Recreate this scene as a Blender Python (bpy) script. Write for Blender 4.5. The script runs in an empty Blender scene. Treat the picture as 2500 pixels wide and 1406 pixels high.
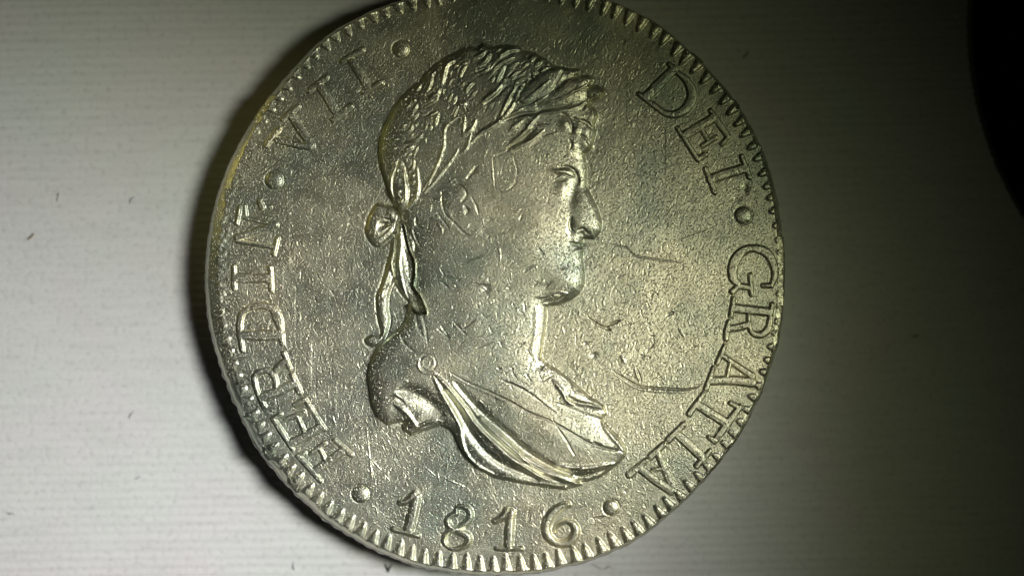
import bpy, math, random
import numpy as np

# ------------------------------------------------------------------ scale
# photograph pixels (2500 x 1406) are laid out on the coin's face plane; the coin is 39 mm wide
S = 0.039 / 1415.0            # metres per photograph pixel
THICK = 95.0                  # coin thickness in the same unit (2.4 mm)
CX, CY = 1212.0, 682.0        # coin centre
def wx(px): return (px - 1250.0) * S
def wy(py): return (703.0 - py) * S

scene = bpy.context.scene
C = scene.collection

# ------------------------------------------------------------------ camera
CAMH = 3600.0
cam_d = bpy.data.cameras.new('camera')
cam = bpy.data.objects.new('camera', cam_d)
C.objects.link(cam)
cam.location = (0, 0, (THICK + CAMH) * S)
cam.rotation_euler = (0, 0, 0)
cam_d.sensor_width = 36.0
cam_d.lens = 36.0 * CAMH / 2500.0
cam_d.clip_start = 0.001
cam_d.clip_end = 5.0
cam_d.dof.use_dof = True
cam_d.dof.focus_distance = (CAMH - 4) * S
cam_d.dof.aperture_fstop = 6.5
scene.camera = cam

# ------------------------------------------------------------------ world and lamps
world = bpy.data.worlds.new('World')
scene.world = world
world.use_nodes = True
bg = world.node_tree.nodes['Background']
bg.inputs[0].default_value = (0.92, 1.0, 0.64, 1)
bg.inputs[1].default_value = 0.003

def spot(name, px, py, h, ax, ay, watt, col, cone, blend, rad):
    d = bpy.data.lights.new(name, 'SPOT')
    d.energy = watt; d.color = col; d.spot_size = math.radians(cone); d.spot_blend = blend
    d.shadow_soft_size = rad * S
    o = bpy.data.objects.new(name, d)
    C.objects.link(o)
    o.location = (wx(px), wy(py), h * S)
    from mathutils import Vector
    t = Vector((wx(ax), wy(ay), 0)) - o.location
    o.rotation_euler = t.to_track_quat('-Z', 'Y').to_euler()
    return o
spot('bench_lamp', 3091, 780, 2753, -596, 1757, 0.763, (0.965, 0.945, 0.985), 51.6, 1.0, 580)
spot('greenish_fill_spot', 4851, 918, 4500, -1211, 1484, 0.381, (0.918, 1.0, 0.553), 50.0, 1.0, 700)  # unseen broad spot, added to fill the scene with a yellow-green cast
spot('coin_boost_spot', 1900, 930, 3700, 1540, 810, 0.026, (1.0, 0.98, 0.70), 18.5, 1.0, 220)  # unseen narrow spot, added only to brighten the right centre of the coin
spot('side_lamp', -1500, -500, 1500, 650, 430, 0.013, (1.0, 0.9, 0.28), 20, 1.0, 120)

scene.view_settings.view_transform = 'Standard'
scene.view_settings.look = 'None'
scene.view_settings.exposure = 0.0
scene.view_settings.gamma = 1.0
scene.view_settings.use_curve_mapping = False

# ------------------------------------------------------------------ panel helper: traced coordinates -> photograph pixels
class P:
    def __init__(s, ox, oy, k): s.o = (ox, oy); s.k = k
    def __call__(s, *pts):
        out = []
        for p in pts:
            q = [s.o[0] + p[0] / s.k, s.o[1] + p[1] / s.k]
            if len(p) > 2: q.append(p[2] / s.k)
            out.append(tuple(q))
        return out
ZA = P(880, 80, 4.018); ZB = P(880, 400, 4.018); ZC = P(880, 700, 2.757)
P1 = P(920, 90, 8.27); P2 = P(920, 250, 8.27); P3 = P(1190, 100, 8.27); P4 = P(1190, 250, 8.27)
P5 = P(880, 400, 8.27); P6 = P(1300, 380, 5.86)
UR = P(1480, 60, 2.812); RM = P(1480, 540, 3.056); LR = P(1440, 920, 2.894)
UL = P(560, 0, 3.056); LM = P(480, 400, 3.348); LL = P(480, 800, 2.812); BT = P(860, 1130, 3.571)

# ------------------------------------------------------------------ height grid of the struck face
ST = 1.5
X0, Y0, X1, Y1 = 484.0, -62.0, 1936.0, 1422.0
nx = int((X1 - X0) / ST) + 1; ny = int((Y1 - Y0) / ST) + 1
gx = X0 + np.arange(nx) * ST; gy = Y0 + np.arange(ny) * ST
GX, GY = np.meshgrid(gx, gy)
rng = np.random.RandomState(7)

def catmull(pts, step=4.0):
    pts = np.array(pts, float)
    if len(pts) < 3: return pts
    p = np.vstack([2 * pts[0] - pts[1], pts, 2 * pts[-1] - pts[-2]])
    out = []
    for i in range(1, len(p) - 2):
        a, b, c, d = p[i - 1], p[i], p[i + 1], p[i + 2]
        n = max(2, int(np.hypot(*(c - b)[:2]) / step))
        t = (np.arange(n) / n)[:, None]
        out.append(0.5 * ((2 * b) + (-a + c) * t + (2 * a - 5 * b + 4 * c - d) * t * t + (-a + 3 * b - 3 * c + d) * t ** 3))
    out.append(p[-2][None])
    return np.vstack(out)

def box(pts, m):
    a = np.array(pts, float)[:, :2]
    i0 = max(0, int((a[:, 1].min() - m - Y0) / ST)); i1 = min(ny, int((a[:, 1].max() + m - Y0) / ST) + 2)
    j0 = max(0, int((a[:, 0].min() - m - X0) / ST)); j1 = min(nx, int((a[:, 0].max() + m - X0) / ST) + 2)
    return slice(i0, max(i0, i1)), slice(j0, max(j0, j1))

def line_d(pts, sl):
    """distance to a polyline, with parameter 0..1 along it and the interpolated half width"""
    X = GX[sl]; Y = GY[sl]
    best = np.full(X.shape, 1e9); par = np.zeros(X.shape); wid = np.zeros(X.shape)
    L = np.hypot(*(pts[1:, :2] - pts[:-1, :2]).T); cum = np.concatenate([[0], np.cumsum(L)]); tot = max(cum[-1], 1e-6)
    for k in range(len(pts) - 1):
        ax_, ay_ = pts[k, :2]; dx, dy = pts[k + 1, :2] - pts[k, :2]
        t = np.clip(((X - ax_) * dx + (Y - ay_) * dy) / max(dx * dx + dy * dy, 1e-9), 0, 1)
        d = np.hypot(X - ax_ - t * dx, Y - ay_ - t * dy)
        if pts.shape[1] > 2:
            w = pts[k, 2] + t * (pts[k + 1, 2] - pts[k, 2]); cmpd = d - w
        else: w = 0; cmpd = d
        m = cmpd < best
        best = np.where(m, cmpd, best); par = np.where(m, (cum[k] + t * L[k]) / tot, par)
    return best, par

def poly_sdf(poly, sl):
    """signed distance, positive inside"""
    X = GX[sl]; Y = GY[sl]
    p = np.array(poly, float); q = np.roll(p, -1, 0)
    best = np.full(X.shape, 1e9); ins = np.zeros(X.shape, bool)
    for (ax_, ay_), (bx_, by_) in zip(p, q):
        dx, dy = bx_ - ax_, by_ - ay_
        t = np.clip(((X - ax_) * dx + (Y - ay_) * dy) / max(dx * dx + dy * dy, 1e-9), 0, 1)
        best = np.minimum(best, (X - ax_ - t * dx) ** 2 + (Y - ay_ - t * dy) ** 2)
        if ay_ != by_:
            c = ((ay_ > Y) != (by_ > Y)) & (X < (bx_ - ax_) * (Y - ay_) / (by_ - ay_) + ax_)
            ins ^= c
    d = np.sqrt(best)
    return np.where(ins, d, -d)

def sm(a, b, x):
    t = np.clip((x - a) / (b - a), 0, 1)
    return t * t * (3 - 2 * t)

def vnoise(cell, seed, ax=1.0, ay=1.0):
    r = np.random.RandomState(seed)
    n = int(1600 / (cell * ax)) + 4; m = int(1600 / (cell * ay)) + 4
    g = r.rand(m, n) * 2 - 1
    u = (GX - X0) / (cell * ax); v = (GY - Y0) / (cell * ay)
    iu = u.astype(int); iv = v.astype(int); fu = u - iu; fv = v - iv
    fu = fu * fu * (3 - 2 * fu); fv = fv * fv * (3 - 2 * fv)
    return (g[iv, iu] * (1 - fu) + g[iv, iu + 1] * fu) * (1 - fv) + (g[iv + 1, iu] * (1 - fu) + g[iv + 1, iu + 1] * fu) * fv

# ---- outline of the coin, radius by angle (traced; old coins are not round)
OUT = np.array([(501,609),(555,400),(600,318),(691,193),(809,75),(979,0),(1100,-32),(1230,-44),(1370,-32),(1496,0),(1615,60),(1700,135),(1800,245),(1857,345),
 (1891,433),(1910,540),(1918,620),(1917,700),(1904,834),(1879,920),(1836,1015),(1734,1158),(1613,1276),(1560,1318),(1444,1368),(1336,1396),(1210,1403),
 (1067,1393),(958,1362),(860,1312),(725,1209),(636,1106),(562,960),(509,800),(498,700)], float)
oth = np.arctan2(OUT[:, 1] - CY, OUT[:, 0] - CX); orr = np.hypot(OUT[:, 1] - CY, OUT[:, 0] - CX)
o_ = np.argsort(oth); oth, orr = oth[o_], orr[o_]
tt = np.linspace(-np.pi, np.pi, 1441)
ri = np.interp(tt, np.r_[oth[-1] - 2 * np.pi, oth, oth[0] + 2 * np.pi], np.r_[orr[-1], orr, orr[0]])
ker = np.hanning(61); ker /= ker.sum()
rs = np.convolve(np.r_[ri[-31:-1], ri, ri[1:31]], ker, 'valid')
nz = np.interp(np.linspace(0, 260, 1441), np.arange(261), np.r_[rng.randn(260), 0]); nz[-1] = nz[0]
low = np.exp(-((tt - 2.2) / 0.9) ** 2)
rs = rs + nz * (0.5 + 1.3 * low)
def rout(th): return np.interp(th, tt, rs)
TH = np.arctan2(GY - CY, GX - CX); R = np.hypot(GX - CX, GY - CY)
RO = rout(TH); EDG = RO - R             # distance in from the outline

H = np.zeros(GX.shape)
LAB = np.zeros(GX.shape, np.int16)       # label per grid point (cell takes its lower corner's)
names = {0: ('field', None, None)}
def new_label(name, parent=None, label=None):
    k = len(names); names[k] = (name, parent, label); return k
L_RIM = new_label('rim', None, 'worn raised rim just outside the denticles')

deg = np.degrees(TH)
def band(c, w):      # smooth weight round an angle in degrees
    d = (deg - c + 180) % 360 - 180
    return np.exp(-(d / w) ** 2)

# faint dish, rise to the rim
H += -1.2 * sm(60, 420, EDG)
flatleft = np.clip(band(178, 42), 0, 1)
rimw = 7 + 22 * flatleft + 3 * band(90, 60)
H += 3.0 * (1 - flatleft) * sm(rimw + 5, rimw - 4, EDG)
depth = 17 + 15 * band(-12, 50) + 11 * flatleft
slopew = 7 + 7 * band(120, 70) + 25 * flatleft + 12 * band(-10, 40)
dr = np.clip(1 - EDG / slopew, 0, 1)
H -= depth * ((1 - flatleft) * dr ** 1.7 + flatleft * (0.47 * dr + 0.53 * dr ** 9))
LAB[EDG < rimw] = L_RIM

# ---- denticles
ND = 131
for k in range(ND):
    a = -180 + 360.0 * (k + 0.5) / ND + rng.uniform(-0.22, 0.22)
    ar = math.radians(a)
    def bw(c, w):
        d = (a - c + 180) % 360 - 180
        return math.exp(-(d / w) ** 2)
    strong = 1.0 - 0.88 * bw(182, 24) - 0.72 * bw(0, 22) - 0.55 * bw(36, 13) - 0.4 * bw(-150, 14) - 0.2 * bw(205, 15)
    ln = 44 - 18 * bw(-135, 45) - 20 * bw(175, 40) - 26 * bw(0, 24) - 14 * bw(36, 14) + rng.uniform(-2.5, 2.5)
    amp = 5.8 * max(strong, 0.12) * rng.uniform(0.85, 1.12)
    ro = float(rout(ar)); inset = 7 + 22 * bw(178, 42) + 3 * bw(90, 60) - 1
    r1 = ro - inset; r0 = r1 - ln
    lab = new_label('denticle')
    mid = (r0 + r1) / 2
    sl = box([(CX + r * math.cos(ar), CY + r * math.sin(ar)) for r in (r0, r1)], 20)
    if sl[0].stop <= sl[0].start: continue
    rr = R[sl]; da = (TH[sl] - ar + np.pi) % (2 * np.pi) - np.pi
    s = da * rr
    u = np.clip((rr - r0) / (r1 - r0), 0, 1.0)              # 0 at the inner tip
    hw = 2.0 + 13.2 * u ** 0.68
    body = np.clip(1 - np.abs(s - 2.0 * (1 - u)) / hw, 0, 1)
    prof = (0.75 * sm(0.0, 0.62, body) + 0.25 * body) * sm(0, 0.35, u) * (rr < r1 + 8) * sm(r1 + 6, r1 - 3, rr)
    H[sl] = H[sl] + amp * prof
    LAB[sl][(prof > 0.02) & (LAB[sl] == 0)] = lab

# ---- letters, numerals and stops, each from strokes with a half width at every point
def glyph(name, label, panel, strokes, h=5.0, edge=5.0):
    gw = 0.4 if 'FERDIN' in label else 1.1
    lab = new_label(name, None, label)
    allp = [catmull(panel(*s), 3.0) + np.array([0, 0, gw]) for s in strokes]
    sl = box(np.vstack([a[:, :2] for a in allp]), 28)
    best = np.full(GX[sl].shape, 1e9)
    for a in allp:
        d, _ = line_d(a, sl); best = np.minimum(best, d)
    if name == 'numeral': edge = 12.0; h *= 1.15
    hh = 1.25 * h * sm(-2.6, edge * 0.62 - 1.0, -best) + 0.5 * sm(2, 12, -best)
    H[sl] = np.maximum(H[sl], H[sl] * 0.3 + hh)
    # metal pushed down a hair round the foot of the letter
    H[sl] -= 0.25 * np.exp(-((best - 2.2) / 2.0) ** 2)
    LAB[sl][best < 2.6] = lab

def dot(panel, x, y, r, label):
    lab = new_label('dot', None, label)
    (px, py, pr), = panel((x, y, r))
    sl = box([(px, py)], pr + 10)
    d = np.hypot(GX[sl] - px, GY[sl] - py)
    H[sl] += 7.0 * np.sqrt(np.clip(1 - (d / (pr + 0.5)) ** 2, 0, 1)) ** 0.8 - 1.0 * np.exp(-((d - pr - 2) / 2.2) ** 2)
    LAB[sl][d < pr + 1.5] = lab

NL = 'raised capital letter '
glyph('letter', NL + 'D of DEI', UR, [[(275,500,26),(360,415,30),(462,312,26)], [(225,480,11),(320,552,12)], [(430,275,9),(500,345,10)],
      [(490,335,11),(550,385,18),(588,460,28),(580,530,30),(540,585,26),(480,618,21),(400,608,14),(318,548,12)]])
glyph('letter', NL + 'E of DEI', UR, [[(550,755,26),(735,645,26)], [(490,715,9),(560,820,12),(630,930,12)], [(630,925,13),(682,892,14)],
      [(715,592,9),(780,690,16),(838,772,13)], [(838,772,12),(795,822,10)], [(650,715,10),(705,805,11)], [(662,833,11),(752,778,12)]])
glyph('letter', NL + 'I of DEI', UR, [[(718,1062,26),(840,1020,26),(952,988,26)], [(682,992,12),(745,1150,14)], [(930,908,11),(985,1050,12)]])
dot(UR, 940, 1310, 58, 'bright round stop between DEI and GRATIA')
glyph('letter', NL + 'G of GRATIA', RM, [[(1235,475,13),(1258,400,18),(1243,310,24),(1190,232,26),(1085,203,20),(1000,240,28),(948,330,32),(948,425,26),(985,468,16)],
      [(1075,405,13),(1082,545,11)], [(942,525,17),(985,488,15),(1030,488,16),(1075,500,15)], [(1232,480,13),(1165,480,9)]])
glyph('letter', NL + 'R of GRATIA', RM, [[(960,650,26),(1210,676,24)], [(950,575,11),(930,705,12)], [(1238,620,12),(1222,722,12)],
      [(1225,720,14),(1208,800,20),(1158,845,18),(1095,835,14),(1065,775,12),(1062,700,10)], [(1062,770,18),(1000,788,20),(935,800,18)], [(915,748,11),(902,815,18),(893,880,13)]])
glyph('letter', NL + 'first A of GRATIA', RM, [[(868,1000,13),(950,1060,15),(1090,1155,20)], [(775,1190,22),(930,1185,26),(1085,1200,30)], [(885,930,12),(828,1058,12)],
      [(800,1095,12),(745,1250,15)], [(928,1045,9),(900,1160,9)]])
glyph('letter', NL + 'T of GRATIA', LR, [[(775,205,26),(870,265,26),(965,325,28)], [(802,122,13),(702,258,16)], [(1058,212,15),(970,330,20),(882,450,16)], [(1050,215,13),(992,182,10)], [(880,448,14),(842,425,11)]])
glyph('letter', NL + 'I of GRATIA', LR, [[(628,412,24),(710,485,27),(795,565,26)], [(662,335,15),(555,442,18)], [(850,522,13),(755,625,15)]])
glyph('letter', NL + 'last A of GRATIA', LR, [[(480,535,16),(525,640,20),(582,765,26)], [(355,645,22),(460,725,24),(572,800,26)], [(522,475,15),(428,562,18)], [(397,590,14),(280,688,20)], [(505,645,9),(445,655,9)]])
dot(LR, 150, 920, 53, 'round stop after the date 1816')
glyph('letter', NL + 'last I of VII', UL, [[(915,460,22),(970,550,23),(1030,645,22)], [(842,455,13),(992,372,14)], [(1000,690,14),(1132,618,17)]], 4.2)
glyph('letter', NL + 'first I of VII', UL, [[(680,655,23),(740,750,23),(800,850,22)], [(595,680,13),(722,578,15)], [(770,895,14),(905,792,15)]], 3.8)
glyph('letter', NL + 'V of VII', UL, [[(465,865,24),(540,980,24),(615,1085,20)], [(360,1045,20),(480,1075,20),(605,1100,18)], [(400,890,14),(512,795,14)], [(275,1085,12),(375,960,13)]], 3.8)
dot(UL, 1280, 370, 60, 'round stop after the numeral VII')
dot(LM, 635, 135, 72, 'round stop before the numeral VII')
glyph('letter', NL + 'N of FERDIN, worn flat', LM, [[(640,680,12),(470,655,12),(330,632,12)], [(335,600,24),(480,560,26),(640,500,26)], [(640,498,12),(390,440,12)], [(662,610,14),(630,740,14)], [(330,490,11),(355,350,11)], [(395,345,11),(405,430,12)], [(515,300,16),(535,355,22)]], 4.2, 5)
glyph('letter', NL + 'I of FERDIN', LM, [[(320,935,32),(590,935,30)], [(305,842,15),(308,1018,16)], [(602,850,15),(612,1030,15)]], 3.4)
glyph('letter', NL + 'D of FERDIN', LL, [[(310,50,30),(570,52,30)], [(288,-20,12),(315,155,13)], [(572,-5,12),(592,112,13)],
      [(300,10,14),(302,-70,18),(340,-120,18),(430,-150,16),(520,-135,22),(560,-60,28),(578,10,16)]], 4.2)
glyph('letter', NL + 'R of FERDIN', LL, [[(450,478,26),(560,435,28),(668,385,26)], [(655,320,14),(708,440,17)], [(400,395,12),(430,470,13),(462,535,15)],
      [(405,400,12),(398,335,14),(440,300,15),(500,300,15),(538,345,16),(545,400,13)], [(520,320,16),(570,262,20),(612,228,20)], [(598,172,13),(638,275,14)]], 4.2)
glyph('letter', NL + 'E of FERDIN', LL, [[(655,790,26),(760,735,26),(850,680,24)], [(658,832,10),(590,722,16),(525,625,13)], [(525,622,12),(578,590,10)],
      [(875,690,12),(805,585,12),(742,488,12)], [(742,490,12),(675,528,13)], [(745,720,10),(690,605,10)], [(612,628,12),(735,578,12)]], 4.4)
glyph('letter', NL + 'F of FERDIN', LL, [[(1000,850,24),(910,915,25),(825,975,25)], [(948,768,12),(1060,868,14)], [(850,1050,12),(770,955,16),(698,880,14)],
      [(698,878,13),(742,858,10)], [(885,905,9),(850,840,10)], [(785,862,12),(880,790,12)]], 4.6)
dot(LL, 1125, 1140, 57, 'round stop before the date 1816')
ND_ = 'raised numeral '
glyph('numeral', ND_ + 'first 1 of the date', BT, [[(560,300,36),(525,450,40),(490,585,42)], [(545,265,26),(480,325,22),(420,345,20)], [(358,575,18),(575,628,18)]], 5.6)
glyph('numeral', ND_ + '8 of the date', BT, [[(905,435,20),(915,388,14),(965,374,16),(1015,402,23),(1030,455,25),(1000,515,25),(930,558,18),(862,580,17),(814,625,18),(802,680,17),(837,725,15),(905,742,15),(975,722,17)],
      [(885,442,14),(838,476,20),(836,530,24),(882,573,24),(960,602,30),(1013,645,30),(1005,700,22),(975,722,17)]], 6.0)
glyph('numeral', ND_ + 'second 1 of the date', BT, [[(1385,430,34),(1372,570,36),(1365,720,36)], [(1350,410,26),(1300,475,22),(1240,505,18)], [(1258,742,16),(1475,742,17)]], 5.6)
glyph('numeral', ND_ + '6 of the date', BT, [[(1882,358,22),(1800,390,34),(1730,455,36),(1692,550,36),(1712,640,34),(1790,695,28),(1885,690,32),(1945,620,34),(1940,545,30),(1880,502,22),(1805,525,16),(1762,590,10)]], 5.4)

# ------------------------------------------------------------------ the bust
SIL = (ZA((190,1200),(200,1050),(250,900),(330,740),(400,640),(500,550),(600,480),(650,400),(740,320),(870,230),(1000,165),(1080,150),(1150,170),(1200,108),(1290,150),(1400,125),(1540,140),
   (1600,190),(1720,215),(1830,280),(1890,335),(1990,350),(2080,370),(2145,385),(2105,430),(2180,425),(2270,465),(2245,520),(2330,545),(2395,600),(2330,650),(2235,665),(2260,715),(2305,770),(2322,830),(2290,900),(2300,960),(2300,1010),(2280,1080),(2250,1150),(2190,1190),(2205,1250),(2215,1350))
   + ZB((2212,120),(2212,230),(2262,310),(2320,430),(2362,560),(2355,660),(2290,735),(2190,728),(2172,745),(2176,790),(2155,808),(2185,835),(2175,880),(2180,960),(2190,1080),(2190,1180),(2150,1260),(2060,1330),(1950,1370),(1845,1388))
   + ZC((1250,135),(1250,200),(1240,300),(1226,400),(1216,470),(1245,512),(1340,570),(1440,650),(1540,740),(1640,800),(1655,850),(1625,895),(1690,960),(1750,1020),(1790,1090),(1785,1130),(1740,1180),(1700,1210),(1620,1270),(1540,1300),(1460,1303),
   (1490,1325),(1380,1360),(1250,1345),(1050,1310),(900,1280),(790,1220),(720,1150),(670,1080),(640,1010),(600,955),(540,930),(440,960),(340,995),(290,960),(285,930),(315,912),(250,905),(180,925),(120,880),(80,800),(60,680),(50,600),(65,510),(110,420),(180,350),(260,280),(300,240),(320,180),(335,110))
   + [(1004,715),(1003,690),(1002,640),(992,590),(986,560),(980,530)] + ZB((380,470),(310,360),(250,200),(200,0)))
sl = box(SIL, 30); BS = sl
sd = poly_sdf(SIL, sl)
L_BUST = new_label('bust', None, "laureate man's bust facing right, worn smooth on cheek and neck")
up = 11.0 * sm(-3, 6, sd) + 8.5 * (1 - np.exp(-np.clip(sd, 0, None) / 17.0)) + 6.5 * (1 - np.exp(-np.clip(sd, 0, None) / 110.0))
fw = sm(1290, 1340, GX[sl]) * sm(885, 860, GY[sl]) * sm(372, 392, GY[sl])        # profile of the face: crisp foot, then a round shoulder
upf = 6.5 * sm(-2.5, 2.0, sd) + 8.0 * np.sin(np.clip(sd, 0, 22) / 22 * np.pi / 2) + 5.0 * (1 - np.exp(-np.clip(sd - 16, 0, None) / 40.0)) + 6.5 * (1 - np.exp(-np.clip(sd, 0, None) / 110.0))
up = up * (1 - fw) + upf * fw
base = H[sl].copy()
H[sl] = base + up
LAB[sl][sd > -1.5] = L_BUST

BUST_SD = np.full(GX.shape, -1e9); BUST_SD[sl] = sd
def region(name, label, poly, only_in=True):
    lab = new_label(name, 'bust', label)
    s_ = box(poly, 4); d = poly_sdf(poly, s_)
    m = (d > 0) & (BUST_SD[s_] > -1.5) if only_in else (d > 0)
    LAB[s_][m] = lab
    return lab
def gauss(px, py, rx, ry, amp, ang=0.0):
    m = 3 * max(rx, ry); s_ = box([(px, py)], m)
    ca, sa = math.cos(math.radians(ang)), math.sin(math.radians(ang))
    u = (GX[s_] - px) * ca + (GY[s_] - py) * sa; v = -(GX[s_] - px) * sa + (GY[s_] - py) * ca
    H[s_] += amp * np.exp(-(u / rx) ** 2 - (v / ry) ** 2)
def stroke(pts, w, amp, taper=0.25, inside=False, lab=None, sharp=2.0):
    a = catmull([p[:2] for p in pts], 3.0)
    s_ = box(a, 3.2 * w + 2)
    if s_[0].stop <= s_[0].start or s_[1].stop <= s_[1].start: return
    d, t = line_d(a, s_)
    e = np.clip(np.minimum(t, 1 - t) / max(taper, 1e-3), 0, 1); e = 0.25 + 0.75 * np.sqrt(e)
    ww = w * e
    v = amp * e * np.exp(-(np.abs(d) / ww) ** sharp)
    if inside: v = v * sm(-3, 3, BUST_SD[s_])
    H[s_] += v
    if lab is not None:
        m = (d < ww * 1.15) & (BUST_SD[s_] > -1.5)
        LAB[s_][m] = lab
def plate(name, label, poly, h, w, skirt=2.0, parent='bust', flatten=0.0, only=False):
    """a raised piece with a rounded shoulder"""
    c = catmull(list(poly) + [poly[0]], 4.0)[:-1]
    s_ = box(c, 10); d = poly_sdf(c, s_)
    if flatten:
        f = flatten * sm(-4, 4, d); tgt = np.median(H[s_][d > 4]) if (d > 4).any() else 0
        H[s_] = H[s_] * (1 - f) + tgt * f
    H[s_] += h * sm(-1.5, 2.5, d) * 0.45 + h * 0.55 * (1 - np.exp(-np.clip(d, 0, None) / w))
    H[s_] -= skirt * 0.5 * np.exp(-((d + 2.5) / 2.2) ** 2)
    lab = new_label(name, parent, label)
    LAB[s_][d > -1.0] = lab
    return lab

region('hair', 'short wavy hair combed forward', ZA((120,1500),(60,900),(500,300),(1100,20),(1700,60),(1960,320),(2300,400),(2500,600),(2400,1000),(2330,1160),(2190,1195),(2150,1130),(2050,1020),(1850,1060),(1600,1120),(1200,1180),(1000,1260),(800,1420),(720,1500),(600,1620),(480,1690),(380,1740),(300,1650)))
L_DRAPE = region('drapery', 'loose cloak pinned on the shoulder and falling in folds', ZC((20,320),(260,270),(330,420),(480,470),(760,560),(1080,600),(1190,520),(1260,505),(1400,560),(1700,780),(1700,900),(1860,1090),(1780,1260),(1500,1400),(1200,1400),(600,1200),(400,1010),(200,1020),(0,900)))

# --- face modelling (P6 and the wider head)
gauss(1290, 560, 90, 110, 3.0); gauss(1130, 520, 70, 120, 1.5); gauss(1350, 690, 60, 36, 2.0, -15)
gauss(1190, 250, 170, 110, 4.0, -15)
def g6(x, y, rx, ry, amp, ang=0):
    (px, py), = P6((x, y)); gauss(px, py, rx / 5.86, ry / 5.86, amp, ang)
g6(560, 560, 95, 210, -5.2, 8)            # hollow between eye and nose
g6(620, 340, 60, 110, -3.0, 0)
g6(440, 470, 95, 90, 2.6)                 # eyeball
g6(400, 240, 120, 34, 3.2, 5)             # upper lid
g6(680, 980, 85, 110, 2.2)                # wing of the nose
g6(850, 820, 70, 300, 1.0, -20)           # ridge of the nose
g6(540, 1000, 45, 150, -2.0)              # crease beside the wing
g6(720, 1110, 60, 45, -3.4)               # nostril
g6(655, 1190, 60, 70, 1.2)
g6(665, 1370, 70, 80, 2.2)                # lower lip
g6(660, 1270, 110, 22, -2.0, 4)
gauss(1402, 640, 34, 16, -1.6)
gauss(1392, 690, 42, 40, 2.6)             # chin
stroke(P6((360,180),(480,172),(580,215),(635,300),(660,430)), 4.6, -3.6)
stroke(P6((310,340),(360,295),(440,272),(520,310),(605,320)), 2.2, -2.4)
stroke(P6((300,375),(420,362),(505,352)), 2.2, -2.2)
stroke(P6((470,375),(490,410),(460,460)), 2.0, -1.2)
stroke(P6((515,1235),(600,1268),(705,1282)), 2.2, -2.6)
stroke(P6((560,870),(530,960),(545,1060),(610,1110)), 3.2, -2.2)
stroke(P6((640,1075),(720,1050),(770,1100),(830,1140)), 3.0, -2.2)
L_EYE = new_label('eye', 'bust'); c = P6((470, 340))[0]
s_ = box([c], 30); LAB[s_][np.hypot((GX[s_] - c[0]) / 28, (GY[s_] - c[1]) / 20) < 1] = L_EYE

# --- ear
L_EAR = new_label('ear', 'bust')
ear = P5((1660,560),(1760,450),(1950,420),(2130,480),(2260,690),(2350,860),(2390,1080),(2330,1330),(2110,1420),(1900,1200),(1740,1060),(1670,850))
s_ = box(ear, 4); LAB[s_][poly_sdf(ear, s_) > 0] = L_EAR
stroke(P5((1900,440),(2030,462),(2130,560),(2125,690),(2030,790)), 2.4, -2.4)
gauss(*P5((2000, 600))[0], 10, 13, 0.8)
stroke(P5((1650,560),(1665,850),(1740,1050),(1890,1190),(2120,1420),(2280,1440)), 2.2, -1.5, 0.1)
stroke(P5((2240,680),(2340,850),(2400,1090)), 2.2, -1.1)
stroke(P5((2100,860),(2150,930),(2195,1020)), 3.6, -2.6)
gauss(*P5((2040, 960))[0], 12, 12, 1.6)
gauss(*P5((1800, 900))[0], 16, 40, 1.2)
stroke(P5((1480,720),(1620,700),(1660,640)), 1.8, 1.4)
stroke(P5((1440,830),(1410,1000)), 1.8, 1.4)
stroke(P5((1300,1150),(1480,1060),(1660,960)), 2.0, -1.3)
stroke(P5((1560,990),(1680,1160),(1800,1330)), 2.2, -1.8)
stroke(P5((1560,1200),(1650,1330),(1650,1420)), 2.6, 1.6)
stroke(P5((1130,1060),(1140,1230),(1260,1320)), 3.2, -2.2)

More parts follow.
